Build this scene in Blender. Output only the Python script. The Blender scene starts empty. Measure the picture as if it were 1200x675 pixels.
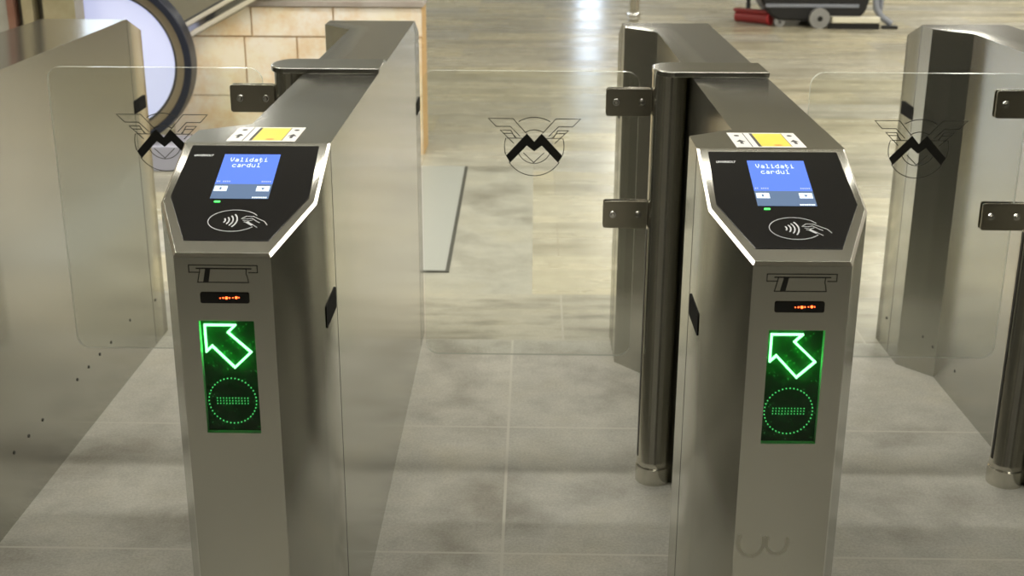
import bpy, bmesh, math, random
from mathutils import Vector, Matrix
random.seed(7)
sc = bpy.context.scene
C = sc.collection
PI = math.pi

# ------------------------------------------------------------------ materials
def mat(name):
    m = bpy.data.materials.new(name); m.use_nodes = True
    nt = m.node_tree; b = nt.nodes['Principled BSDF']
    return m, nt, b
def simple(name, col, rough=.5, metal=0., emit=None, es=0., spec=.5):
    m, nt, b = mat(name)
    b.inputs['Base Color'].default_value = (*col, 1)
    b.inputs['Roughness'].default_value = rough
    b.inputs['Metallic'].default_value = metal
    b.inputs['Specular IOR Level'].default_value = spec
    if emit:
        b.inputs['Emission Color'].default_value = (*emit, 1)
        b.inputs['Emission Strength'].default_value = es
    return m
def coords(nt, scale=(1, 1, 1)):
    tc = nt.nodes.new('ShaderNodeTexCoord'); mp = nt.nodes.new('ShaderNodeMapping')
    mp.inputs['Scale'].default_value = scale
    nt.links.new(tc.outputs['Object'], mp.inputs['Vector'])
    return mp.outputs['Vector']
def noise(nt, vec, scale, detail=4, rough=.55):
    n = nt.nodes.new('ShaderNodeTexNoise')
    n.inputs['Scale'].default_value = scale; n.inputs['Detail'].default_value = detail
    n.inputs['Roughness'].default_value = rough
    nt.links.new(vec, n.inputs['Vector'])
    return n.outputs['Fac']
def ramp(nt, fac, stops):
    r = nt.nodes.new('ShaderNodeValToRGB')
    while len(r.color_ramp.elements) < len(stops): r.color_ramp.elements.new(.5)
    for e, (p, c) in zip(r.color_ramp.elements, stops):
        e.position = p; e.color = (*c, 1) if len(c) == 3 else c
    nt.links.new(fac, r.inputs['Fac'])
    return r.outputs['Color']
def maprange(nt, fac, a, b, c, d):
    n = nt.nodes.new('ShaderNodeMapRange')
    for k, v in zip(('From Min', 'From Max', 'To Min', 'To Max'), (a, b, c, d)): n.inputs[k].default_value = v
    nt.links.new(fac, n.inputs['Value'])
    return n.outputs['Result']
def mix(nt, a, b, fac, mode='MIX'):
    n = nt.nodes.new('ShaderNodeMix'); n.data_type = 'RGBA'; n.blend_type = mode
    for s, v in ((n.inputs[6], a), (n.inputs[7], b)):
        if isinstance(v, tuple): s.default_value = (*v, 1)
        else: nt.links.new(v, s)
    if isinstance(fac, (int, float)): n.inputs[0].default_value = fac
    else: nt.links.new(fac, n.inputs[0])
    return n.outputs[2]
def bump(nt, b, h, strength=.2, dist=.002):
    n = nt.nodes.new('ShaderNodeBump'); n.inputs['Strength'].default_value = strength
    n.inputs['Distance'].default_value = dist
    nt.links.new(h, n.inputs['Height']); nt.links.new(n.outputs['Normal'], b.inputs['Normal'])

ANI, AROT = .35, .25
def steel(name, col, r0, r1, stretch=(300, 300, 2.5), smudge=True):
    """satin brushed steel, broad faint smudges in the sheen"""
    m, nt, b = mat(name)
    b.inputs['Metallic'].default_value = .97
    big = noise(nt, coords(nt, (1, 1, 1)), 2.2, .6)
    geo = nt.nodes.new('ShaderNodeNewGeometry'); sx = nt.nodes.new('ShaderNodeSeparateXYZ')
    nt.links.new(geo.outputs['True Normal'], sx.inputs[0])
    up = maprange(nt, sx.outputs['Z'], .3, .6, 1, 0)          # grain runs along upright sheets only
    rr = nt.nodes.new('ShaderNodeMath'); rr.operation = 'ADD'; rr.inputs[0].default_value = 0
    nt.links.new(maprange(nt, big, 0, 1, (r0 + r1) / 2 - .002, (r0 + r1) / 2 + .002), rr.inputs[1])
    tp = nt.nodes.new('ShaderNodeMath'); tp.operation = 'MULTIPLY'; nt.links.new(rr.outputs[0], tp.inputs[0])
    nt.links.new(maprange(nt, up, 0, 1, .92, 1), tp.inputs[1])
    nt.links.new(tp.outputs[0], b.inputs['Roughness'])
    c2 = ramp(nt, big, [(.0, tuple(x * .93 for x in col)), (1, tuple(x * 1.04 for x in col))])
    tg = nt.nodes.new('ShaderNodeTangent'); tg.direction_type = 'RADIAL'; tg.axis = 'Z'
    nt.links.new(tg.outputs['Tangent'], b.inputs['Tangent'])
    an = nt.nodes.new('ShaderNodeMath'); an.operation = 'MULTIPLY'; an.inputs[1].default_value = ANI
    nt.links.new(up, an.inputs[0]); nt.links.new(an.outputs[0], b.inputs['Anisotropic']); b.inputs['Anisotropic Rotation'].default_value = AROT
    nt.links.new(c2, b.inputs['Base Color'])
    return m
M = {}
M['steel'] = steel('brushed_steel', (.475, .47, .43), .178, .184)
M['steel_rim'] = simple('satin_rim_steel', (.58, .56, .51), .30, 1)
M['steel_polished'] = steel('polished_steel', (.66, .64, .575), .17, .18)
M['steel_bracket'] = steel('bracket_steel', (.42, .395, .33), .23, .25)
M['chrome'] = simple('chrome_bolt', (.75, .75, .74), .12, 1)
M['seam'] = simple('seam_dark', (.06, .06, .05), .6)
M['black_gloss'] = simple('black_glass', (.006, .006, .007), .16, spec=.4)
M['black'] = simple('black_plastic', (.012, .012, .012), .4)
M['matt_black'] = simple('matt_black', (.010, .010, .010), .7, spec=.05)
M['rubber'] = simple('black_rubber', (.014, .018, .035), .4)
M['white_print'] = simple('white_print', (.62, .64, .66), .5)
M['white_sticker'] = simple('white_sticker', (.78, .78, .76), .35)
M['yellow_sticker'] = simple('yellow_sticker', (.80, .66, .07), .35)
M['ink'] = simple('black_ink', (.012, .012, .012), .5)
M['screen_blue'] = simple('screen_blue', (.02, .04, .2), .2, emit=(.13, .27, .95), es=1.0)
M['screen_grey'] = simple('screen_grey', (.05, .07, .1), .2, emit=(.12, .20, .36), es=.85)
M['screen_white'] = simple('screen_white', (.5, .5, .5), .2, emit=(.72, .88, 1), es=.95)
M['screen_pale'] = simple('screen_pale', (.3, .3, .5), .2, emit=(.30, .45, .95), es=.9)
M['led_green'] = simple('led_green', (.1, .8, .2), .3, emit=(.36, 1, .50), es=2.8)
M['led_status'] = simple('led_status', (.1, .8, .2), .3, emit=(.07, .95, .12), es=1.5)
M['led_dim'] = simple('led_dim', (.10, .35, .16), .4, emit=(.07, .80, .17), es=1.15)
M['led_red'] = simple('led_red', (.8, .1, .03), .3, emit=(1, .10, .02), es=7)
M['recess'] = simple('recess_wall', (.35, .6, .38), .4)
m, nt, b = mat('circuit_board'); M['pcb'] = m
v = coords(nt)
vo = nt.nodes.new('ShaderNodeTexVoronoi'); vo.distance = 'CHEBYCHEV'; vo.inputs['Scale'].default_value = 190
nt.links.new(v, vo.inputs['Vector'])
pc = ramp(nt, vo.outputs['Distance'], [(0, (.05, .42, .10)), (.16, (.05, .42, .10)), (.2, (.004, .10, .018)), (1, (.003, .07, .013))])
nm = noise(nt, v, 60, 2)
nt.links.new(mix(nt, (.004, .055, .013), pc, maprange(nt, nm, .5, .6, 0, 1)), b.inputs['Base Color'])
b.inputs['Roughness'].default_value = .35
M['cream'] = simple('cream_plastic', (.80, .77, .62), .5)
M['red'] = simple('red_plastic', (.50, .03, .035), .4)
M['grey_wheel'] = simple('grey_wheel_rubber', (.29, .29, .285), .6)
M['grey_tube'] = simple('grey_plastic_tube', (.25, .27, .32), .35)
M['machine_body'] = simple('charcoal_plastic', (.012, .012, .013), .5)

# clear acrylic: fresnel mix of transparent and glossy on a slab of real thickness
def clear(name, tint, amount=1., rough=.02):
    m = bpy.data.materials.new(name); m.use_nodes = True; nt = m.node_tree
    nt.nodes.clear()
    out = nt.nodes.new('ShaderNodeOutputMaterial'); mx = nt.nodes.new('ShaderNodeMixShader')
    tr = nt.nodes.new('ShaderNodeBsdfTransparent'); gl = nt.nodes.new('ShaderNodeBsdfGlossy')
    tr.inputs['Color'].default_value = (*tint, 1); gl.inputs['Roughness'].default_value = rough
    fr = nt.nodes.new('ShaderNodeFresnel'); fr.inputs['IOR'].default_value = 1.45
    mu = nt.nodes.new('ShaderNodeMath'); mu.operation = 'MULTIPLY'; mu.inputs[1].default_value = amount
    nt.links.new(fr.outputs[0], mu.inputs[0]); nt.links.new(mu.outputs[0], mx.inputs['Fac'])
    nt.links.new(tr.outputs[0], mx.inputs[1]); nt.links.new(gl.outputs[0], mx.inputs[2])
    nt.links.new(mx.outputs[0], out.inputs['Surface'])
    return m
M['glass'] = clear('gate_glass', (.965, .975, .965), .9)
m, nt, b = mat('gate_glass_edge'); M['glass_edge'] = m
b.inputs['Base Color'].default_value = (.78, .82, .74, 1); b.inputs['Roughness'].default_value = .12
b.inputs['Alpha'].default_value = .48
M['emblem'] = simple('emblem_film_black', (.010, .010, .008), .5)
M['emblem_line'] = simple('emblem_line_grey', (.055, .055, .045), .5)

M['hatch'] = simple('pale_hatch_plate', (.38, .39, .365), .38, .0)
# floor stones
def stone_floor(name, dark, light, accent, bw, bh, joint, off, offset=0.5, rough=(.35, .5), mortar=.004, stretch=(1, 4, 1), speck=0., dirt=False):
    m, nt, b = mat(name)
    tc = nt.nodes.new('ShaderNodeTexCoord'); mp = nt.nodes.new('ShaderNodeMapping')
    mp.inputs['Location'].default_value = (-off[0], -off[1], 0)
    nt.links.new(tc.outputs['Object'], mp.inputs['Vector'])
    br = nt.nodes.new('ShaderNodeTexBrick'); br.offset = offset; br.squash = 1
    br.inputs['Scale'].default_value = 1; br.inputs['Mortar Size'].default_value = mortar
    br.inputs['Mortar Smooth'].default_value = .3; br.inputs['Bias'].default_value = 0
    br.inputs['Brick Width'].default_value = bw; br.inputs['Row Height'].default_value = bh
    br.inputs['Color1'].default_value = (0, 0, 0, 1); br.inputs['Color2'].default_value = (1, 1, 1, 1)
    br.inputs['Mortar'].default_value = (.5, .5, .5, 1)
    nt.links.new(mp.outputs['Vector'], br.inputs['Vector'])
    tile = ramp(nt, br.outputs['Color'], [(0, dark), (.5, light), (1, accent)])
    n1 = noise(nt, coords(nt, stretch), 1.6, 6, .6)
    n2 = noise(nt, coords(nt, (1, 1, 1)), 9, 5, .65)
    veins = ramp(nt, n1, [(.30, (.62, .60, .57)), (.5, (1, 1, 1)), (.72, (1.0, .97, .90))])
    c = mix(nt, tile, veins, 1.0, 'MULTIPLY')
    mott = ramp(nt, n2, [(.3, (.80, .80, .80)), (.7, (1.08, 1.08, 1.08))])
    c = mix(nt, c, mott, .8, 'MULTIPLY')
    if speck:
        n3 = noise(nt, coords(nt, (1, 1, 1)), 160, 3, .7)
        c = mix(nt, c, ramp(nt, n3, [(.35, (.72, .72, .72)), (.65, (1.15, 1.15, 1.15))]), speck, 'MULTIPLY')
    if dirt:   # old trodden-in stains in the stone
        n4 = noise(nt, coords(nt, (1.3, 4.5, 1)), 1.9, 5, .6)
        c = mix(nt, c, (.16, .15, .12), maprange(nt, n4, .52, .68, 0, .75))
    c = mix(nt, c, joint, br.outputs['Fac'])
    nt.links.new(c, b.inputs['Base Color'])
    nt.links.new(maprange(nt, n1, .3, .7, rough[0], rough[1]), b.inputs['Roughness'])
    return m
M['marble_floor'] = stone_floor('marble_floor', (.40, .38, .31), (.53, .485, .345), (.46, .445, .385), 1.3, .45, (.33, .30, .23), (.10, 4.17), rough=(.20, .32), mortar=.003, stretch=(.6, 2.6, 1))
M['granite_floor'] = stone_floor('granite_floor', (.42, .415, .37), (.465, .455, .40), (.44, .43, .38), 2.4, .647, (.475, .465, .405), (-.06, 3.09), offset=0, rough=(.38, .52), mortar=.004, stretch=(2, 2, 1), speck=.6)
M['slab_floor'] = stone_floor('grey_slab_floor', (.42, .41, .35), (.42, .41, .35), (.42, .41, .35), 3, 3, (.3, .3, .25), (-1.6, 4.17), offset=0, rough=(.28, .4), mortar=0, stretch=(2, 2, 1), speck=.3)
M['band_floor'] = stone_floor('border_tile_floor', (.38, .365, .30), (.44, .42, .345), (.40, .385, .32), .95, .445, (.42, .40, .34), (.10, 3.73), offset=0, rough=(.28, .4), mortar=.004, stretch=(1.2, 6, 1), speck=.4, dirt=True)

def marble_wall(name, a, bb, vein, sc_=1.4):
    m, nt, b = mat(name)
    n1 = noise(nt, coords(nt, (1, 1, 1.4)), sc_, 5, .6); n2 = noise(nt, coords(nt, (1, 1, 1)), 5.5, 5, .7)
    c = mix(nt, ramp(nt, n1, [(.35, a), (.62, bb)]), ramp(nt, n2, [(.42, (1, 1, 1)), (.60, vein)]), .75, 'MULTIPLY')
    nt.links.new(c, b.inputs['Base Color']); b.inputs['Roughness'].default_value = .28
    return m
M['marble_wall'] = marble_wall('cream_marble', (.86, .76, .50), (.90, .84, .76), (.88, .70, .48))
M['marble_joint'] = simple('ochre_joint', (.58, .38, .17), .7)
M['cap_stone'] = marble_wall('pink_grey_stone', (.36, .33, .29), (.42, .38, .35), (.8, .75, .7))
M['olive_wall'] = marble_wall('olive_plaster', (.30, .28, .18), (.34, .31, .21), (.9, .9, .85))
M['stone_beige'] = marble_wall('beige_pier_stone', (.30, .275, .17), (.35, .31, .20), (.85, .8, .75), 3)
M['stone_grey'] = marble_wall('grey_pier_stone', (.30, .30, .26), (.36, .35, .31), (.85, .85, .8), 3)
M['stone_red'] = marble_wall('red_pier_stone', (.20, .10, .075), (.25, .14, .10), (.8, .7, .65), 3)
M['stone_dark'] = marble_wall('dark_pier_stone', (.055, .05, .035), (.09, .08, .06), (.8, .8, .8), 3)
M['wall'] = marble_wall('hall_wall_stone', (.40, .37, .28), (.47, .43, .33), (.85, .8, .7), .5)
M['wall_pale'] = marble_wall('brightened_hall_stone', (.66, .63, .55), (.72, .69, .60), (.92, .9, .86), .5)  # brightness put into the far wall's colour, for lighter reflections in cabinet tops
M['wall_dark'] = marble_wall('dimmed_hall_stone', (.05, .048, .04), (.07, .066, .055), (.85, .8, .7), .5)  # dimness behind the camera put into the near wall's colour
M['ceiling'] = simple('ceiling_paint', (.42, .41, .36), .8)
M['lit_panel'] = simple('lit_balustrade_panel', (.5, .52, .6), .25, emit=(.47, .52, .86), es=.74)
M['lamp'] = simple('lamp_diffuser', (.8, .8, .8), .5, emit=(1, .97, .88), es=9)
M['lamp_case'] = simple('lamp_case', (.5, .5, .48), .4, .6)
M['daylight'] = simple('daylight_pane', (.6, .7, .9), .4, emit=(.72, .84, 1), es=7)

M['coping_light'] = simple('pale_coping_steel', (.66, .61, .48), .45, .2)
M['newel_steel'] = simple('newel_steel', (.42, .36, .27), .3, .8)
M['skirt'] = simple('skirt_enamel', (.45, .45, .56), .3)
M['red_dark'] = simple('dark_red_plastic', (.28, .03, .03), .45)
LAMP = 60; LEDW = .0048
# ------------------------------------------------------------------ mesh helpers
def link(name, bm, ms, parent=None, smooth=None, bev=None, mw=None):
    me = bpy.data.meshes.new(name); bm.normal_update(); bm.to_mesh(me); bm.free()
    for m_ in (ms if isinstance(ms, (list, tuple)) else [ms]): me.materials.append(M[m_])
    o = bpy.data.objects.new(name, me); C.objects.link(o)
    if parent: o.parent = parent
    if bev:
        md = o.modifiers.new('bevel', 'BEVEL'); md.width = bev; md.segments = 3
        md.limit_method = 'ANGLE'; md.angle_limit = math.radians(25); md.harden_normals = True
        for p in me.polygons: p.use_smooth = True
    if smooth is not None:
        for p in me.polygons: p.use_smooth = True
        me.set_sharp_from_angle(angle=math.radians(smooth))
    return o
def empty(name, label, cat, loc=(0, 0, 0), rz=0, group=None):
    o = bpy.data.objects.new(name, None); C.objects.link(o)
    o.location = loc; o.rotation_euler = (0, 0, rz); o.empty_display_size = .1
    o['label'] = label; o['category'] = cat
    if group: o['group'] = group
    return o
def box(bm, x0, x1, y0, y1, z0, z1, mi=0, mtx=None):
    v = [bm.verts.new((x, y, z)) for z in (z0, z1) for y in (y0, y1) for x in (x0, x1)]
    if mtx: bmesh.ops.transform(bm, matrix=mtx, verts=v)
    for q in ((0, 2, 3, 1), (4, 5, 7, 6), (0, 1, 5, 4), (1, 3, 7, 5), (3, 2, 6, 7), (2, 0, 4, 6)):
        f = bm.faces.new([v[i] for i in q]); f.material_index = mi
    return v
def prism(bm, pts, z0, z1, mi=0, mtx=None):
    """closed outline in xy (counter clockwise) extruded z0..z1"""
    a = [bm.verts.new((p[0], p[1], z0)) for p in pts]; b_ = [bm.verts.new((p[0], p[1], z1)) for p in pts]
    n = len(pts); fs = [bm.faces.new(list(reversed(a))), bm.faces.new(b_)]
    for i in range(n): fs.append(bm.faces.new((a[i], a[(i + 1) % n], b_[(i + 1) % n], b_[i])))
    for f in fs: f.material_index = mi
    if mtx: bmesh.ops.transform(bm, matrix=mtx, verts=a + b_)
    return fs
def ribbon(bm, pts, w, z0=0, z1=.0004, closed=False, mtx=None, mi=0):
    """thin raised line of width w along a polyline in xy"""
    P = [Vector((p[0], p[1])) for p in pts]; n = len(P); L = []; R = []
    for i in range(n):
        if closed: a, b_ = P[i - 1], P[(i + 1) % n]
        else: a, b_ = P[max(0, i - 1)], P[min(n - 1, i + 1)]
        d1 = (P[i] - a); d2 = (b_ - P[i])
        if d1.length < 1e-9: d1 = d2
        if d2.length < 1e-9: d2 = d1
        d1 = d1.normalized(); d2 = d2.normalized(); t = (d1 + d2)
        t = t.normalized() if t.length > 1e-6 else d1
        nn = Vector((-t.y, t.x)); k = 1 / max(.5, nn.dot(Vector((-d1.y, d1.x))))
        L.append(P[i] + nn * w / 2 * k); R.append(P[i] - nn * w / 2 * k)
    vs = []
    ring = []
    for i in range(n):
        q = [bm.verts.new((R[i].x, R[i].y, z0)), bm.verts.new((L[i].x, L[i].y, z0)), bm.verts.new((L[i].x, L[i].y, z1)), bm.verts.new((R[i].x, R[i].y, z1))]
        ring.append(q); vs += q
    m_ = n if closed else n - 1
    for i in range(m_):
        a, b_ = ring[i], ring[(i + 1) % n]
        for j in range(4):
            f = bm.faces.new((a[j], a[(j + 1) % 4], b_[(j + 1) % 4], b_[j])); f.material_index = mi
    if not closed:
        bm.faces.new(ring[0][::-1]).material_index = mi; bm.faces.new(ring[-1]).material_index = mi
    bmesh.ops.recalc_face_normals(bm, faces=list({f for v_ in vs for f in v_.link_faces}))
    if mtx: bmesh.ops.transform(bm, matrix=mtx, verts=vs)
def cyl(bm, c, axis, r, h, seg=24, r2=None, mi=0, mtx=None):
    """cylinder starting at c along axis"""
    q = Vector((0, 0, 1)).rotation_difference(Vector(axis).normalized()).to_matrix().to_4x4()
    T = Matrix.Translation(Vector(c) + Vector(axis).normalized() * h / 2) @ q
    if mtx: T = mtx @ T
    r_ = bmesh.ops.create_cone(bm, cap_ends=True, segments=seg, radius1=r, radius2=r if r2 is None else r2, depth=h, matrix=T)
    for f in {f for v_ in r_['verts'] for f in v_.link_faces}: f.material_index = mi
def lathe(bm, prof, c, seg=48, mi=0):
    """prof list of (r,z) revolved about the vertical through c"""
    rings = []
    for r, z in prof:
        rings.append([bm.verts.new((c[0] + r * math.cos(2 * PI * i / seg), c[1] + r * math.sin(2 * PI * i / seg), z)) for i in range(seg)])
    for a, b_ in zip(rings, rings[1:]):
        for i in range(seg):
            f = bm.faces.new((a[i], a[(i + 1) % seg], b_[(i + 1) % seg], b_[i])); f.material_index = mi
    bm.faces.new(rings[0][::-1]); bm.faces.new(rings[-1])
def tube(bm, pts, r, seg=12, mi=0):
    P = [Vector(p) for p in pts]; rings = []
    up = Vector((0, 0, 1))
    for i, p in enumerate(P):
        t = (P[min(i + 1, len(P) - 1)] - P[max(i - 1, 0)]).normalized()
        a = t.cross(up); a = a.normalized() if a.length > 1e-3 else Vector((1, 0, 0)); b_ = t.cross(a).normalized()
        rings.append([bm.verts.new(p + r * (a * math.cos(2 * PI * k / seg) + b_ * math.sin(2 * PI * k / seg))) for k in range(seg)])
    for a, b_ in zip(rings, rings[1:]):
        for k in range(seg): bm.faces.new((a[k], a[(k + 1) % seg], b_[(k + 1) % seg], b_[k])).material_index = mi
    bm.faces.new(rings[0][::-1]); bm.faces.new(rings[-1])
    bmesh.ops.recalc_face_normals(bm, faces=bm.faces[:])
def arc(cx, cy, rx, ry, a0, a1, n):
    return [(cx + rx * math.cos(math.radians(a0 + (a1 - a0) * i / n)), cy + ry * math.sin(math.radians(a0 + (a1 - a0) * i / n))) for i in range(n + 1)]
def rrect(x0, x1, y0, y1, r, n=6):
    return (arc(x1 - r, y0 + r, r, r, -90, 0, n) + arc(x1 - r, y1 - r, r, r, 0, 90, n) + arc(x0 + r, y1 - r, r, r, 90, 180, n) + arc(x0 + r, y0 + r, r, r, 180, 270, n))
def text_bm(s, size, align='LEFT', bold=0., shear=0., spacing=1.):
    cu = bpy.data.curves.new('t', 'FONT'); cu.body = s; cu.size = size; cu.align_x = align
    cu.offset = bold; cu.shear = shear; cu.space_character = spacing; cu.extrude = .00015
    o = bpy.data.objects.new('t', cu); C.objects.link(o)
    dg = bpy.context.evaluated_depsgraph_get(); dg.update()
    me = bpy.data.meshes.new_from_object(o.evaluated_get(dg))
    bm = bmesh.new(); bm.from_mesh(me)
    bpy.data.objects.remove(o); bpy.data.curves.remove(cu); bpy.data.meshes.remove(me)
    return bm
def add_bm(dst, src, mtx):
    src.transform(mtx); me = bpy.data.meshes.new('x'); src.to_mesh(me); src.free(); dst.from_mesh(me); bpy.data.meshes.remove(me)

# ------------------------------------------------------------------ measured layout (metres)
XA, W, S = -.3396, .2429, .8475
Yb, Ym, Zm, Yf, Zf, c_ = 2.0471, 1.8894, .9413, 1.7624, .8961, .0496
Yr, Yrm, Zrm = 3.6609, 3.7855, .9533
YO = 2.8
hw = W / 2
Yrf, Zrf = Yrm + .115, .910
Yh, Yh2, Yrh, Yrh2 = 2.1473, 2.2024, 3.5691, 3.4687
STEP = .081; PX = .0430; PR = .0400; YP = 2.815
def fz(y):
    if y < Yb: return 1 + (y - Yb) * (1 - Zf) / (Yb - Yf)
    if y > Yr: return 1 - (y - Yr) * (1 - Zrm) / (Yrm - Yr)
    return 1.
L0 = (-.042, .041, .6075, .792)     # opening of the light display: x0,x1,z0,z1

def cabinet_body(parent, step, opening):
    s = step
    pl = dict(F0=(-hw + c_, Yf), F1=(hw - c_, Yf), M1=(hw, Ym), B1=(hw, Yb), R1=(hw, Yr), N1=(hw, Yrm), G1=(hw - c_, Yrf),
              G0=(-hw + c_, Yrf), N0=(-hw, Yrm), R0=(-hw, Yr), H2=(-hw, Yrh), S2=(-hw + s, Yrh2), S1=(-hw + s, Yh2), H1=(-hw, Yh), B0=(-hw, Yb), M0=(-hw, Ym))
    if not s:
        for k in ('H2', 'S2', 'S1', 'H1'): pl.pop(k)
    bm = bmesh.new()
    top = {k: bm.verts.new((x, y - YO, fz(y))) for k, (x, y) in pl.items()}
    bot = {k: bm.verts.new((x, y - YO, 0)) for k, (x, y) in pl.items()}
    K = list(pl)
    for i, k in enumerate(K):
        j = K[(i + 1) % len(K)]
        if k == 'F0' and opening:
            x0, x1, z0, z1 = L0; y = Yf - YO
            a, b_, c, d = bot['F0'], bot['F1'], top['F1'], top['F0']
            h = [bm.verts.new(p) for p in ((x0, y, z0), (x1, y, z0), (x1, y, z1), (x0, y, z1))]
            g = [bm.verts.new((p.co.x, y + .013, p.co.z)) for p in h]
            for q, (p0, p1) in enumerate(((a, b_), (b_, c), (c, d), (d, a))):
                bm.faces.new((p0, p1, h[(q + 1) % 4], h[q]))
                f = bm.faces.new((h[q], h[(q + 1) % 4], g[(q + 1) % 4], g[q])); f.material_index = 1
            f = bm.faces.new(g); f.material_index = 1
        else:
            bm.faces.new((bot[k], bot[j], top[j], top[k]))
    T = lambda *n: bm.faces.new([top[i] for i in n if i in top])
    T('F0', 'F1', 'M1', 'B1', 'B0', 'M0'); T('B1', 'R1', 'R0', 'H2', 'S2', 'S1', 'H1', 'B0'); T('R1', 'N1', 'G1', 'G0', 'N0', 'R0')
    bm.faces.new([bot[k] for k in reversed(K)])
    # folded 45 degree rim round the sloping reader face
    ed = []
    for p, q in (('F0', 'F1'), ('F1', 'M1'), ('M1', 'B1'), ('F0', 'M0'), ('M0', 'B0')):
        ed.append(bm.edges.get((top[p], top[q])))
    bmesh.ops.bevel(bm, geom=ed, offset=.0042, offset_type='OFFSET', segments=1, profile=.5, affect='EDGES', material=3)
    # hairline seams of the end covers, dark
    for sx in (-1, 1):
        for y in (Yb, Yr):
            x = sx * hw
            box(bm, min(x, x + sx * .0004), max(x, x + sx * .0004), y - YO - .0009, y - YO + .0009, .002, .996, 2)
    return link('cabinet_body', bm, ['steel', 'recess', 'seam', 'steel_rim'], parent, bev=.0014)

A_, B_ = Vector((0, Yf - YO, Zf)), Vector((0, Yb - YO, 1.))
sv = (B_ - A_); SL = sv.length; sv.normalize(); nv = Vector((1, 0, 0)).cross(sv)
SLOPE = Matrix(((1, sv.x, nv.x, A_.x), (0, sv.y, nv.y, A_.y), (0, sv.z, nv.z, A_.z), (0, 0, 0, 1)))
FRONT = Matrix(((1, 0, 0, 0), (0, 0, -1, Yf - YO), (0, 1, 0, 0), (0, 0, 0, 1)))   # (x,z,out) -> world, out = toward viewer

def side_sensor(parent, side, y0, y1, zc):
    bm = bmesh.new()
    x = side * hw
    Tm = Matrix(((0, 0, 1, 0), (1, 0, 0, 0), (0, 1, 0, 0), (0, 0, 0, 1)))
    prism(bm, rrect(y0 - YO, y1 - YO, zc - .019, zc + .019, .004), min(x, x + side * .002), max(x, x + side * .002), 0, Tm)
    return link('side_sensor_window', bm, 'matt_black', parent)

def post_and_cap(parent):
    px, py = -hw + PX, YP - YO
    bm = bmesh.new()
    lathe(bm, [(PR + .0035, 0), (PR + .0035, .042), (PR + .001, .046), (PR + .001, .058), (PR, .060), (PR, 1.0)], (px, py), 64)
    p = link('hinge_post', bm, 'steel_polished', parent, smooth=30)
    bm = bmesh.new()   # dark slot in the left of the post in which the brackets turn
    a0 = math.radians(186)
    for z0, z1 in ((.066, .640),):
        T = Matrix.Translation((px, py, 0)) @ Matrix.Rotation(a0, 4, 'Z')
        box(bm, PR - .002, PR + .0012, -.0045, .0045, z0, z1, 0, T)
    link('post_slot', bm, 'black', p)
    bm = bmesh.new()
    yc, rb = 2.804 - YO, .068
    pts = arc(px, yc, .0425, rb, 90, 270, 20) + [(hw + .003, yc - rb), (hw + .003, yc + rb)]
    prism(bm, pts, 1.0005, 1.0125)
    return link('hinge_cap', bm, 'steel', parent, bev=.002)

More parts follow.
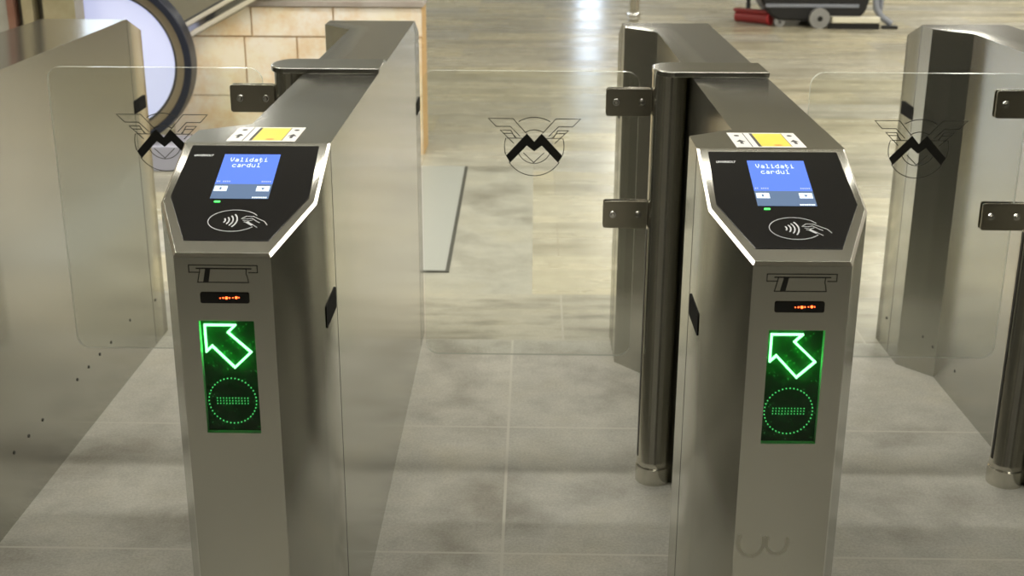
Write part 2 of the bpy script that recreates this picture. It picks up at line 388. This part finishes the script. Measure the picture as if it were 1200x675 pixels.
GLYPH = {
 'V': ['#...#', '#...#', '#...#', '#...#', '.#.#.', '.#.#.', '..#..'],
 'a': ['.....', '.....', '.###.', '....#', '.####', '#...#', '.####'],
 'l': ['.##..', '..#..', '..#..', '..#..', '..#..', '..#..', '.####'],
 'i': ['..#..', '.....', '.##..', '..#..', '..#..', '..#..', '.####'],
 'd': ['....#', '....#', '.####', '#...#', '#...#', '#...#', '.####'],
 'ț': ['.#...', '.#...', '####.', '.#...', '.#...', '.#..#', '..##.', '.....', '..#..'],
 'c': ['.....', '.....', '.####', '#....', '#....', '#....', '.####'],
 'r': ['.....', '.....', '#.##.', '##..#', '#....', '#....', '#....'],
 'u': ['.....', '.....', '#...#', '#...#', '#...#', '#...#', '.####'],
}
def validator(parent):
    # black glass reader face on the slope
    bm = bmesh.new()
    pts = [(-.066, .034), (.066, .034), (.107, .133), (.107, .156), (.106, .2935), (-.106, .2935), (-.107, .156), (-.107, .133)]
    pts = [(-.064, .034), (.064, .034), (.1085, .146), (.1045, .2935), (-.1045, .2935), (-.1085, .146)]
    prism(bm, pts, -.002, .0012, 0, SLOPE)
    pan = link('reader_panel', bm, 'black_gloss', parent, bev=.0006)
    z0 = .0013
    def flat(name, mats, build, par):
        b2 = bmesh.new(); build(b2); b2.transform(SLOPE @ Matrix.Translation((0, 0, z0))); return link(name, b2, mats, par)
    x0, x1, s0, s1 = -.0455, .0455, .141, .2665
    def scr(b2):
        prism(b2, [(x0, s0 + .040), (x1, s0 + .040), (x1, s1), (x0, s1)], 0, .0005, 0)
        prism(b2, [(x0, s0), (x1, s0), (x1, s0 + .040), (x0, s0 + .040)], 0, .0005, 1)
        for a in (x0 + .0015, x1 - .0230):
            prism(b2, [(a, s0 + .020), (a + .0205, s0 + .020), (a + .0205, s0 + .034), (a, s0 + .034)], .0005, .0008, 2)
        c = x0 + .012
        prism(b2, [(c - .002, s0 + .024), (c + .001, s0 + .024), (c + .001, s0 + .030), (c - .002, s0 + .030)], .0008, .001, 1)
        c = x1 - .0127
        prism(b2, [(c, s0 + .023), (c + .003, s0 + .029), (c - .003, s0 + .029)], .0008, .001, 1)
        a = x1 - .026
        while a < x1 - .003:
            prism(b2, [(a, s0 + .001), (a + .0028, s0 + .001), (a + .0028, s0 + .0045), (a, s0 + .0045)], .0005, .0008, 2); a += .0034
        for a, n in ((x0 + .002, 7), (x1 - .018, 5)):
            for i in range(n):
                if (n == 7 and i == 2): continue
                q = a + i * .0032
                prism(b2, [(q, s0 + .045), (q + .002, s0 + .045), (q + .002, s0 + .0485), (q, s0 + .0485)], .0005, .0008, 3)
    s = flat('display_screen', ['screen_blue', 'screen_grey', 'screen_white', 'screen_pale'], scr, pan)
    b2 = bmesh.new()
    px_, py_ = .00104, .00165                      # terminal letters of 5 x 7 dots
    for tx, xs_, yt in (('Validați', -.0335, .2560), ('cardul', -.0275, .2400)):
        for n_, ch in enumerate(tx):
            for r_, row in enumerate(GLYPH[ch]):
                run = [k for k in range(5) if row[k] == '#']
                for k in run:
                    a = xs_ + (n_ * 6.7 + k) * px_ * 1.12; y = yt - r_ * py_
                    prism(b2, [(a, y - py_ * 1.02), (a + px_ * 1.14, y - py_ * 1.02), (a + px_ * 1.14, y), (a, y)], z0 + .0006, z0 + .0009, 0, SLOPE)
    link('screen_lettering', b2, 'screen_white', pan)
    b2 = bmesh.new()
    add_bm(b2, text_bm('UNVERISOLT', .0082, 'LEFT', .00025, .25, .98), SLOPE @ Matrix.Translation((-.0955, .2605, z0)) @ Matrix.Diagonal((.66, .92, 1, 1)))
    link('maker_lettering', b2, 'white_print', pan)
    flat('status_light', 'led_status', lambda b: prism(b, rrect(-.0375, -.0275, .1305, .1345, .0018), 0, .0008), pan)
    def sym(b2):
        ex, ey, rx, ry = .002, .083, .0385, .0275
        ribbon(b2, arc(ex, ey, rx, ry, 28, 326, 60), .0011)
        for i, r in enumerate((.006, .012, .018, .024)):
            ribbon(b2, arc(-.0185, ey, r + .002, (r + .002) * 1.0, -38, 38, 10), .0021)
        # hand holding a card
        hx = .019
        ribbon(b2, [(hx - .006, ey + .005), (hx + .001, ey + .0115), (hx + .012, ey + .011), (hx + .022, ey + .004), (hx + .031, ey - .002), (hx + .036, ey - .011)], .0011)
        ribbon(b2, [(hx - .006, ey + .005), (hx + .004, ey + .0045), (hx + .010, ey + .0065), (hx + .013, ey + .004)], .0010)
        ribbon(b2, [(hx - .003, ey + .001), (hx + .006, ey - .001), (hx + .012, ey + .002)], .0010)
        ribbon(b2, [(hx - .001, ey - .003), (hx + .007, ey - .0055), (hx + .014, ey - .010), (hx + .022, ey - .0175)], .0010)
        prism(b2, [(hx + .002, ey - .0045), (hx + .012, ey - .013), (hx + .015, ey - .0105), (hx + .006, ey - .002)], 0, .0004)
        ribbon(b2, [(hx + .013, ey + .004), (hx + .019, ey - .002), (hx + .024, ey - .005)], .0010)
    flat('contactless_symbol', 'white_print', sym, pan)
    # instruction sticker on the flat top
    bm = bmesh.new(); y0, y1 = 2.058 - YO, 2.172 - YO
    def R(a, b_, c, d, z, mi): prism(bm, [(a, c), (b_, c), (b_, d), (a, d)], z, z + .0002, mi)
    prism(bm, [(-.0545, y0), (.0605, y0), (.0605, y1), (-.0545, y1)], 1.0002, 1.0007, 0)
    R(-.0125, .0370, y0 + .008, y1 - .008, 1.0007, 1)
    R(-.0175, -.0125, y0 + .006, y1 - .006, 1.0007, 2)
    R(-.0285, -.0270, y0 + .004, y1 - .004, 1.0007, 2)
    R(.0370, .0380, y0 + .006, y1 - .006, 1.0007, 2)
    def arrow(x, y, h):
        prism(bm, [(x - .0025, y - h), (x + .0025, y - h), (x + .0025, y), (x + .0075, y), (x, y + h), (x - .0075, y), (x - .0025, y)], 1.0007, 1.0009, 2)
    for x in (-.041, .049): arrow(x, y0 + .042, .016); prism(bm, arc(x, y0 + .090, .0045, .006, 0, 342, 19), 1.0007, 1.0009, 2)
    prism(bm, arc(.016, y0 + .016, .007, .005, 0, 342, 19), 1.0009, 1.0011, 3)
    link('instruction_sticker', bm, ['white_sticker', 'yellow_sticker', 'ink', 'led_orange'], parent)
    # printed ticket pictogram on the front
    bm = bmesh.new()
    def rb(p, w, cl=False): ribbon(bm, p, w, 0, .0004, cl, FRONT)
    rb([(-.034, .8685), (-.0505, .8685), (-.0505, .8795), (.0510, .8795), (.0510, .8685), (.0375, .8685)], .0013)
    rb([(-.040, .8745), (.0425, .8745)], .0018)
    rb([(-.034, .8740), (-.0385, .8530), (.0370, .8530), (.0355, .862), (.0340, .8665), (.0345, .8740)], .0013)
    prism(bm, [(-.0305, .853), (-.0225, .853), (-.0185, .8745), (-.0260, .8745)], 0, .0004, 0, FRONT)
    link('ticket_pictogram', bm, 'ink', parent)
    # code reader window with red lights
    bm = bmesh.new(); prism(bm, rrect(-.0365, .0365, .8205, .8375, .003), 0, .002, 0, FRONT)
    w = link('code_reader_window', bm, 'black_gloss', parent, bev=.0006)
    bm = bmesh.new()
    for x, z, r in ((.0030, .8293, .0021), (-.002, .8293, .0011), (-.0065, .8290, .0008), (.0075, .8295, .0010), (.0175, .8300, .0019), (.0125, .8297, .0008), (.0215, .8300, .0008)):
        cyl(bm, (x, z, .002), (0, 0, 1), r, .0008, 12, mtx=FRONT)
    link('red_indicator_lights', bm, 'led_red', w)
    # light display: board, arrow, no-entry sign
    x0, x1, z0_, z1_ = L0; w_, h_ = x1 - x0, z1_ - z0_
    bm = bmesh.new(); box(bm, x0 + .0004, x1 - .0004, Yf - YO + .0095, Yf - YO + .0125, z0_ + .0004, z1_ - .0004)
    bd = link('light_display_board', bm, 'pcb', parent)
    FB = FRONT @ Matrix.Translation((0, 0, -.0095))
    M['pcb'].node_tree.nodes['Principled BSDF'].inputs['Specular IOR Level'].default_value = .15
    def led(bm, x, z, r, h): cyl(bm, (x, z, 0), (0, 0, 1), r, h, 8, r2=r * .8, mtx=FB)
    def P(fx, fy): return Vector((x0 + fx * w_, z1_ - fy * h_))
    ol = [P(*q) for q in ((.075, .052), (.63, .052), (.49, .115), (.89, .288), (.575, .425), (.185, .235), (.075, .285))]
    bm = bmesh.new()
    for i, a in enumerate(ol):
        b_ = ol[(i + 1) % len(ol)]; n = max(1, round((b_ - a).length / .0034))
        for k in range(n):
            q = a.lerp(b_, k / n); led(bm, q.x, q.y, .0020, .0036)
    link('green_arrow_lights', bm, 'led_green', bd)
    for i, a in enumerate(ol):                     # the light the arrow's diodes throw on their board
        b_ = ol[(i + 1) % len(ol)]; n = max(1, round((b_ - a).length / .016))
        for k in range(n):
            q = a.lerp(b_, (k + .5) / n)
            L = bpy.data.lights.new('diode_light', 'POINT'); L.energy = LEDW; L.color = (.04, 1, .12); L.shadow_soft_size = .002
            l = bpy.data.objects.new('diode_light', L); C.objects.link(l); l.parent = bd; l.location = FB @ Vector((q.x, q.y, .0062))
    bm = bmesh.new(); cc = P(.485, .728)
    for k in range(40):
        a = 2 * PI * k / 40; led(bm, cc.x + .0365 * math.cos(a), cc.y + .0375 * math.sin(a), .0011, .0014)
    for r_ in range(3):
        for k in range(11): led(bm, cc.x - .0235 + k * .0047, cc.y - .0045 + r_ * .0045, .00085, .0014)
    link('no_entry_lights', bm, 'led_dim', bd)
    bm = bmesh.new(); box(bm, x0 + .0003, x1 - .0003, Yf - YO + .0012, Yf - YO + .0032, z0_ + .0003, z1_ - .0003)
    link('light_display_cover', bm, 'cover', bd)
M['water_mark'] = simple('dried_water_mark', (.43, .42, .37), .30, .97)
M['led_orange'] = simple('orange_print', (.75, .30, .05), .4)
M['cover'] = clear('display_cover', (.93, .97, .93), .4)

def cabinet(k, dx, a, dy, label, post=True, reader=True, rivets=()):
    o = empty('ticket_gate_cabinet', label, 'ticket gate', (XA + k * S + dx - hw, YO + dy, 0), -a, 'steel ticket gate cabinets')
    cabinet_body(o, STEP if post else 0, reader)
    for sd in (-1, 1):
        side_sensor(o, sd, Ym + .035, Ym + .140, .738)
        side_sensor(o, sd, Yrm - .125, Yrm - .020, .745)
    if post: post_and_cap(o)
    if reader: validator(o)
    for sd, y, z in rivets:
        bm = bmesh.new(); cyl(bm, (sd * hw, y - YO, z), (sd, 0, 0), .0042, .0015, 14)
        link('rivet', bm, 'seam', o)
    return o
cabinet(-1, .0112, .0068, .0021, 'plain steel cabinet along the left edge, no reader or hinge post showing', post=False, reader=False,
        rivets=[(1, y, z) for y, z in ((2.588, .158), (2.675, .158), (2.762, .159), (3.002, .162), (3.088, .162), (3.177, .162), (3.271, .16), (3.443, .162), (3.69, .137))])
cabinet(0, 0, -.0041, .0069, 'steel gate cabinet with screen and green arrow, left of the two with readers')
ob = cabinet(1, -.0064, -.0115, -.0084, 'steel gate cabinet with screen and green arrow, right of the two with readers')
bm = bmesh.new()
for x, z, r in ((-.0455, .437, .0200), (-.0050, .437, .0165)):
    ribbon(bm, arc(x, z, r, r * 1.25, 150, 385, 24), .0055, 0, .0002, False, FRONT)
link('dried_water_mark', bm, 'water_mark', ob)
cabinet(2, .0088, -.0275, -.0006, 'steel cabinet at the right edge, cut off by the frame, its reader out of view',
        rivets=[(-1, 3.700, .10), (-1, 3.365, .168), (-1, 3.281, .170), (-1, 3.102, .173)])

# ------------------------------------------------------------------ glass gates
def emblem(parent, cx, cz, yf):
    k = .000314; F = Matrix(((1, 0, 0, cx), (0, 0, -1, yf), (0, 1, 0, cz), (0, 0, 0, 1)))
    def q(p): return ((p[0] - 408) * k, (358 - p[1]) * k)
    bm = bmesh.new()
    mp = [(205, 425), (355, 262), (408, 322), (460, 262), (612, 425), (580, 474), (462, 350), (408, 392), (355, 350), (235, 477)]
    prism(bm, [q(p) for p in reversed(mp)], .0001, .0005, 0, F)
    link('emblem_letter', bm, 'emblem', parent)
    bm = bmesh.new()
    lw = .0018
    def rl(pts, cl=False): ribbon(bm, [q(p) for p in pts], lw, .0001, .0004, cl, F)
    def ra(r, a0, a1, n=40): ribbon(bm, arc(0, 0, r * k, r * k, a0, a1, n), lw, .0001, .0004, False, F)
    ra(213, 58, 122); ra(213, 163, 197); ra(213, 212, 328); ra(213, -17, 17)
    ra(122, 58, 122); ra(122, 205, 335)
    rl([(330, 402), (405, 474), (480, 402)])
    for s in (1, -1):
        def mx(pts): return [(408 + s * (p[0] - 408), p[1]) for p in pts]
        rl(mx([(350, 262), (255, 155), (80, 155), (135, 212), (235, 212), (305, 282)]))
        rl(mx([(270, 292), (240, 240), (165, 240), (262, 335)]))
        rl(mx([(185, 262), (250, 262), (278, 294)]))
        rl(mx([(212, 297), (325, 297)]))
    link('emblem_outline', bm, 'emblem_line', parent)
def gate(k, dx, a, dy, label):
    hx, hy = XA + k * S + dx - W + PX, YP + dy
    o = empty('glass_gate', label, 'gate', (hx, hy, 0), -a * 0, 'hinged glass gate leaves')
    bm = bmesh.new()
    F = Matrix(((1, 0, 0, 0), (0, 0, -1, 0), (0, 1, 0, 0), (0, 0, 0, 1)))
    fs = prism(bm, rrect(-.552, -.068, .325, 1.0, .030, 8), -.005, .005, 0, F)
    for f in fs[2:]: f.material_index = 1
    g = link('glass_pane', bm, ['glass', 'glass_edge'], o)
    emblem(g, -.300, .8305, -.0051)
    for z0, z1 in ((.902, .964), (.643, .707)):
        bm = bmesh.new()
        pts = rrect(-.141, -.0412, z0, z1, .006, 4)
        prism(bm, pts, .0056, .0105, 0, F); prism(bm, pts, -.0105, -.0056, 0, F)
        b_ = link('hinge_bracket', bm, 'steel_bracket', o, bev=.001)
        for x in (-.119, -.061):
            bm = bmesh.new(); zc = (z0 + z1) / 2
            cyl(bm, (x, -.0105, zc), (0, -1, 0), .0085, .0015, 20, r2=.0075); cyl(bm, (x, -.012, zc), (0, -1, 0), .0055, .004, 20, r2=.0035)
            link('bolt', bm, 'chrome', b_, smooth=35)
    return o
gate(0, 0, -.0041, .0069, 'clear glass gate leaf closing the left passage, in front of the escalator end')
gate(1, -.0064, -.0115, -.0084, 'clear glass gate leaf with emblem closing the middle passage')
gate(2, .0088, -.0275, -.0006, 'clear glass gate leaf with emblem closing the right passage')

# ------------------------------------------------------------------ setting
def struct(name, bm, ms, **kw):
    o = link(name, bm, ms, **kw); o['kind'] = 'structure'; return o
X0, X1, Y0, Y1, ZC = -6., 9., -6., 26., 3.6
bm = bmesh.new()
xs = [X0, -.98, 0., X1]; ys = [Y0, 3.73, 4.17, 6.07, Y1]
vv = {(i, j): bm.verts.new((x, y, 0)) for i, x in enumerate(xs) for j, y in enumerate(ys)}
for i in range(3):
    for j in range(4):
        f = bm.faces.new((vv[i, j], vv[i + 1, j], vv[i + 1, j + 1], vv[i, j + 1]))
        f.material_index = 0 if j == 0 else 1 if j == 1 else 2 if (j == 2 and i == 1) else 3
r_ = bmesh.ops.extrude_face_region(bm, geom=bm.faces[:])
bmesh.ops.translate(bm, vec=(0, 0, -.1), verts=[e for e in r_['geom'] if isinstance(e, bmesh.types.BMVert)])
bmesh.ops.recalc_face_normals(bm, faces=bm.faces[:])
struct('floor', bm, ['granite_floor', 'band_floor', 'slab_floor', 'marble_floor'])
bm = bmesh.new(); box(bm, X0, X1, Y0, Y1, ZC, ZC + .1); struct('ceiling', bm, 'ceiling')
bm = bmesh.new(); WY0, WY1, WZ0, WZ1 = 13., 21., 1.9, 3.2
box(bm, X0 - .2, X0, Y0, WY0, 0, ZC); box(bm, X0 - .2, X0, WY1, Y1, 0, ZC); box(bm, X0 - .2, X0, WY0, WY1, 0, WZ0); box(bm, X0 - .2, X0, WY0, WY1, WZ1, ZC); struct('wall_left', bm, 'wall')
bm = bmesh.new(); box(bm, X0 - .14, X0 - .1, WY0, WY1, WZ0, WZ1, 0)  # unseen glowing pane, added for the white glint on the left cabinet's top
for k in range(5): y = WY0 + k * (WY1 - WY0 - .06) / 4; box(bm, X0 - .1, X0 - .02, y, y + .06, WZ0, WZ1, 1)
struct('added_window', bm, ['daylight', 'lamp_case'])
bm = bmesh.new(); box(bm, X1, X1 + .2, Y0, Y1, 0, ZC); struct('wall_right', bm, 'wall')
bm = bmesh.new(); box(bm, X0, X1, Y0 - .2, Y0, 0, ZC); struct('wall_near', bm, 'wall_dark')
bm = bmesh.new()
box(bm, X0, .85, Y1, Y1 + .2, 0, ZC); box(bm, 1.35, X1, Y1, Y1 + .2, 0, ZC); box(bm, .85, 1.35, Y1, Y1 + .2, 0, .9); box(bm, .85, 1.35, Y1, Y1 + .2, 2.9, ZC)
struct('wall_far', bm, 'wall_pale')
bm = bmesh.new(); box(bm, .85, 1.35, Y1 + .08, Y1 + .12, .9, 2.9, 0)
for x in (.85, 1.31): box(bm, x, x + .04, Y1 + .02, Y1 + .08, .9, 2.9, 1)
struct('window_1', bm, ['daylight', 'lamp_case'])

# floor hatch let into the tiles behind the left gate cabinet
o = empty('floor_hatch', 'pale rectangular floor cover plate with a dark edge, behind the middle gate', 'floor cover', (-.46, 5.23, 0))
bm = bmesh.new(); pts = [(-.2, -.815), (.141, -.815), (.126, .82), (-.2, .82)]
prism(bm, pts, .0005, .004); link('cover_plate', bm, 'hatch', o)

bm = bmesh.new(); prism(bm, [(.141, -.815), (.155, -.830), (.140, .82), (.126, .82)], .0005, .0045)
prism(bm, [(-.2, -.830), (.155, -.830), (.141, -.815), (-.2, -.815)], .0005, .0045); link('cover_edge', bm, 'seam', o)

# stone stair parapet, sloping at its left, seen behind the left gate
YW = 6.3
bm = bmesh.new()
def toXZ(y0, y1): return Matrix(((1, 0, 0, 0), (0, 0, 1, 0), (0, 1, 0, 0), (0, 0, 0, 1)))
TT = toXZ(0, 0)
def slab(pts): prism(bm, pts, YW, YW + .03, 0, TT)
outer = [(-1.82, 0), (-.555, 0), (-.555, .735), (-1.41, .735), (-1.82, .515)]
prism(bm, outer, YW + .012, YW + .26, 1, TT)
g = .004
slab([(-.99 + g, .591 + g), (-.556, .591 + g), (-.556, .734), (-.99 + g, .734)])
slab([(-1.395 + g, .591 + g), (-.99 - g, .591 + g), (-.99 - g, .734), (-1.395 + g, .734)])
slab([(-1.675, .591 + g), (-1.395 - g, .591 + g), (-1.395 - g, .734), (-1.41, .734)])
for a, b_ in ((-1.435, -1.175), (-1.175, -.80), (-.80, -.555)):
    slab([(a + g, .300), (b_ - g, .300), (b_ - g, .591 - g), (a + g, .591 - g)])
slab([(-1.819, .300), (-1.435 - g, .300), (-1.435 - g, .591 - g), (-1.685, .591 - g), (-1.819, .518)])
for a, b_ in ((-1.819, -1.30), (-1.30, -.95), (-.95, -.555)):
    slab([(a + g, .002), (b_ - g, .002), (b_ - g, .300 - g), (a + g, .300 - g)])
bmesh.ops.recalc_face_normals(bm, faces=bm.faces[:])
struct('wall_parapet', bm, ['marble_wall', 'marble_joint'])
bm = bmesh.new(); box(bm, -1.42, -.545, YW - .012, YW + .30, .738, .765)
struct('trim_1', bm, 'cap_stone', bev=.003)
# steel coping rising at the stair's slope
bm = bmesh.new()
def rail(off, th, y0, y1, mi):
    d = Vector((.878, .478)); n_ = Vector((-.478, .878)); p0 = Vector((-1.80, .530)) + n_ * off
    q0 = p0 - d * .03; q1 = p0 + d * 1.6
    pts = [q0, q1, q1 + n_ * th, q0 + n_ * th]
    prism(bm, [(p.x, p.y) for p in pts], y0, y1, mi, TT)
rail(0, .022, YW - .05, YW + .2, 0); rail(.022, .030, YW - .032, YW + .2, 1); rail(.052, .020, YW - .045, YW + .2, 0); rail(.072, .012, YW - .03, YW + .1, 2)
bmesh.ops.recalc_face_normals(bm, faces=bm.faces[:])
o = link('stair_coping', bm, ['coping_light', 'steel', 'seam'], bev=.003)
o['label'] = 'slanting steel coping on the marble stair parapet, behind the escalator end'; o['category'] = 'handrail'
bm = bmesh.new(); box(bm, X0, -1.50, 7.4, 7.6, 0, 1.25); struct('wall_stair', bm, 'olive_wall')

# stone-clad pier at the far left
bm = bmesh.new()
YPI = 5.78; fx = YPI / 6.0
def pil(xa, xb, dy, mi): box(bm, xa * fx, xb * fx, YPI + dy, YPI + .12, 0, ZC, mi)
pil(-2.305, -2.155, 0, 0); pil(-2.355, -2.305, .07, 3); pil(-2.405, -2.355, 0, 0); pil(-2.440, -2.405, .05, 3); pil(-2.472, -2.440, -.01, 2); pil(-2.66, -2.472, 0, 1); pil(-3.4, -2.66, .03, 0)
struct('wall_pier', bm, ['stone_beige', 'stone_grey', 'stone_red', 'stone_dark'])

# escalator end seen from the side
cx, cz, R_ = -2.017, .51, .405; YE = 6.0
o = empty('escalator', 'rounded escalator end with dark handrail and glowing pale blue side panel', 'escalator', (cx, YE, 0))
XL = -2.6
def newel(r): return arc(0, cz, r, r, -90, 90, 40) + [(XL, cz + r), (XL, cz - r)]
def band(name, ra, rb, y0, y1, m_, sm=None):
    bm = bmesh.new()
    oo = arc(0, cz, ra, ra, -90, 90, 40); ii = arc(0, cz, rb, rb, 90, -90, 40)
    pts = [(XL, cz - ra)] + oo + [(XL, cz + ra), (XL, cz + rb)] + ii + [(XL, cz - rb)]
    n = len(pts); a = [bm.verts.new((p[0], y0, p[1])) for p in pts]; b_ = [bm.verts.new((p[0], y1, p[1])) for p in pts]
    for i in range(n): bm.faces.new((a[i], a[(i + 1) % n], b_[(i + 1) % n], b_[i]))
    for L in (a, b_):
        for i in range(n // 2 - 0):
            j = n - 1 - i
            if i + 1 >= j: break
            bm.faces.new((L[i], L[i + 1], L[j - 1], L[j]))
    bmesh.ops.recalc_face_normals(bm, faces=bm.faces[:])
    return link(name, bm, m_, o, bev=.006)
band('handrail', .405, .370, -.055, .055, 'rubber')
band('newel_rim', .370, .330, -.035, .035, 'newel_steel')
band('newel_gasket', .330, .318, -.028, .028, 'seam')
bm = bmesh.new(); prism(bm, newel(.318), -.024, .024, 0, TT); link('balustrade_panel', bm, 'lit_panel', o)
bm = bmesh.new(); box(bm, XL, .36, -.10, .16, 0, .125); link('skirt_base', bm, 'skirt', o, bev=.008)
bm = bmesh.new(); box(bm, XL, -.3, -.03, .03, .125, .16); link('deck', bm, 'newel_steel', o)

# floor-cleaning machine in the distance
YMc = 11.65
o = empty('floor_scrubber', 'black floor cleaning machine with red brush roller and grey wheels, far behind the gates', 'floor scrubber', (2.5, YMc, 0), 0)
bm = bmesh.new()
bp = [(-.42, .10), (-.34, .055), (.34, .055), (.42, .14), (.46, .30), (.38, .62), (.10, .70), (.02, .98), (-.30, .98), (-.50, .62), (-.53, .26)]
prism(bm, bp, -.25, .28, 0, TT); bmesh.ops.recalc_face_normals(bm, faces=bm.faces[:])
link('machine_body', bm, 'machine_body', o, bev=.03)
bm = bmesh.new(); box(bm, -.47, .35, -.265, -.245, .175, .205); link('body_stripe', bm, 'grey_tube', o, bev=.005)
for x, r, ys_ in ((0, .088, (-.30, .30)), (-.33, .045, (-.20, .24))):
    for y in ys_:
        bm = bmesh.new(); cyl(bm, (x, y - .03, r), (0, 1, 0), r, .06, 36); cyl(bm, (x, y - .036, r), (0, 1, 0), r * .55, .072, 24, mi=0)
        w = link('wheel' if r > .05 else 'caster_wheel', bm, 'grey_wheel', o, smooth=40, bev=None)
        bm = bmesh.new(); cyl(bm, (x, y - .042, r), (0, 1, 0), r * .26, .084, 20); link('wheel_hub', bm, 'black', w, smooth=40)
bm = bmesh.new(); cyl(bm, (-.66, .10, .055), (.26, -.22, 0), .050, .345, 32); link('brush_roller', bm, 'red_dark', o, smooth=40)
bm = bmesh.new(); cyl(bm, (-.405, -.116, .058), (.26, -.22, 0), .056, .02, 32); link('roller_end', bm, 'red', o, smooth=40)
bm = bmesh.new(); box(bm, -.02, .33, -.045, .045, .100, .130, 0, Matrix.Translation((-.66, .10, 0)) @ Matrix.Rotation(-.70, 4, 'Z')); link('brush_cover', bm, 'red_dark', o, bev=.012)
bm = bmesh.new(); tube(bm, [(-.58, -.02, .14), (-.60, .0, .55), (-.42, .06, .72)], .022); link('front_post', bm, 'black', o, smooth=40)
bm = bmesh.new(); box(bm, .10, .52, -.37, -.28, .055, .105); link('squeegee_bar', bm, 'cream', o, bev=.008)
bm = bmesh.new(); box(bm, .08, .52, -.35, -.29, .001, .050); link('squeegee_blade', bm, 'black', o)
bm = bmesh.new(); tube(bm, [(.50, -.2, .55), (.49, -.24, .30), (.50, -.26, .17), (.55, -.27, .10), (.64, -.28, .04)], .028); link('suction_hose', bm, 'grey_tube', o, smooth=50)
bm = bmesh.new(); tube(bm, [(.58, -.15, .60), (.57, -.15, .28), (.56, -.16, .10)], .024); link('suction_hose', bm, 'grey_tube', o, smooth=50)
bm = bmesh.new(); box(bm, .56, .69, -.33, -.25, .001, .028); link('nozzle_foot', bm, 'black', o, bev=.006)
bm = bmesh.new(); tube(bm, [(-.25, -.2, .95), (-.50, -.2, 1.08), (-.50, .2, 1.08), (-.25, .2, .95)], .018); link('handle', bm, 'black', o, smooth=50)

# lone steel barrier post
o = empty('barrier_post', 'shiny round steel barrier post standing alone on the far floor', 'post', (.905, 11.8, 0))
bm = bmesh.new(); lathe(bm, [(.050, .07), (.050, .98), (.045, 1.0)], (0, 0), 32); link('post_tube', bm, 'steel_polished', o, smooth=40)
bm = bmesh.new(); lathe(bm, [(.035, 0), (.055, .012), (.062, .045), (.058, .072), (.050, .08)], (0, 0), 32); link('post_foot', bm, 'chrome', o, smooth=40)

# ------------------------------------------------------------------ ceiling luminaires (out of view; those across the gates added to brighten the floor)
def lamp(x, y, sx, sy, power, col, label='long ceiling lamp above the hall'):
    o = empty('ceiling_lamp', label, 'lamp', (x, y, ZC - .12), 0, 'ceiling lamps')
    bm = bmesh.new(); box(bm, -sx / 2 - .02, sx / 2 + .02, -sy / 2 - .02, sy / 2 + .02, .03, .12); link('housing', bm, 'lamp_case', o)
    bm = bmesh.new(); box(bm, -sx / 2, sx / 2, -sy / 2, sy / 2, 0, .03); link('diffuser', bm, 'lamp', o)
    L = bpy.data.lights.new('tube_light', 'AREA'); L.shape = 'RECTANGLE'; L.size = sx; L.size_y = sy; L.energy = power; L.color = col
    l = bpy.data.objects.new('tube_light', L); C.objects.link(l); l.parent = o; l.location = (0, 0, -.01)
warm = (1, .955, .85)
for x, y, p in ((-2.6, 3.2, .8), (-2.6, 5.4, .8), (2.75, 3.2, .8), (2.75, 5.4, .8),  
                (7.0, 3.2, .7), (7.0, .2, .08), (3.6, 8.6, 1.5), (-4.4, 9., 1.2), (6.8, 8.6, 1.3), (4.2, 13, 1.0), (6.4, 13, 1.2), (-4.4, 13.5, 1.1), (1.5, 19, 1.3), (6.4, 19, 1.3), (-4.4, 19, 1.0)):
    lamp(x, y, .35, 1.8, LAMP * p, warm, 'long ceiling lamp above the hall')
for y, p in ((2.55, .66), (5.1, .80)):  # unseen cross lamps, added to brighten the floor in the passages
    lamp(-.1, y, 3.2, .3, LAMP * p, warm, 'unseen ceiling lamp added across above the gates')
sc.world = bpy.data.worlds.new('world'); sc.world.use_nodes = True
sc.world.node_tree.nodes['Background'].inputs[0].default_value = (.5, .48, .42, 1)
sc.world.node_tree.nodes['Background'].inputs[1].default_value = .3

# ------------------------------------------------------------------ camera
H, pitch, yaw, roll, f = 1.4573, .3313, -.0168, .0043, 1484.75
cam = bpy.data.cameras.new('camera'); co = bpy.data.objects.new('camera', cam); C.objects.link(co)
cyw, syw, cp, sp = math.cos(yaw), math.sin(yaw), math.cos(pitch), math.sin(pitch)
F = Vector((syw * cp, cyw * cp, -sp)); R = Vector((cyw, -syw, 0)); U = R.cross(F)
R2 = math.cos(roll) * R + math.sin(roll) * U; U2 = -math.sin(roll) * R + math.cos(roll) * U
co.matrix_world = Matrix(((R2.x, U2.x, -F.x, 0), (R2.y, U2.y, -F.y, 0), (R2.z, U2.z, -F.z, H), (0, 0, 0, 1)))
cam.sensor_width = 36; cam.lens = f / 1200 * 36; cam.clip_start = .05; cam.clip_end = 200
cam.dof.use_dof = True; cam.dof.focus_distance = 2.25; cam.dof.aperture_fstop = 7.1
sc.camera = co
sc.cycles.use_denoising = True
sc.cycles.max_bounces = 10; sc.cycles.glossy_bounces = 8; sc.cycles.transparent_max_bounces = 16
sc.cycles.sample_clamp_indirect = 4
vs = sc.view_settings; vs.view_transform = 'Standard'; vs.look = 'None'; vs.gamma = 1; vs.exposure = -.10; vs.use_curve_mapping = False
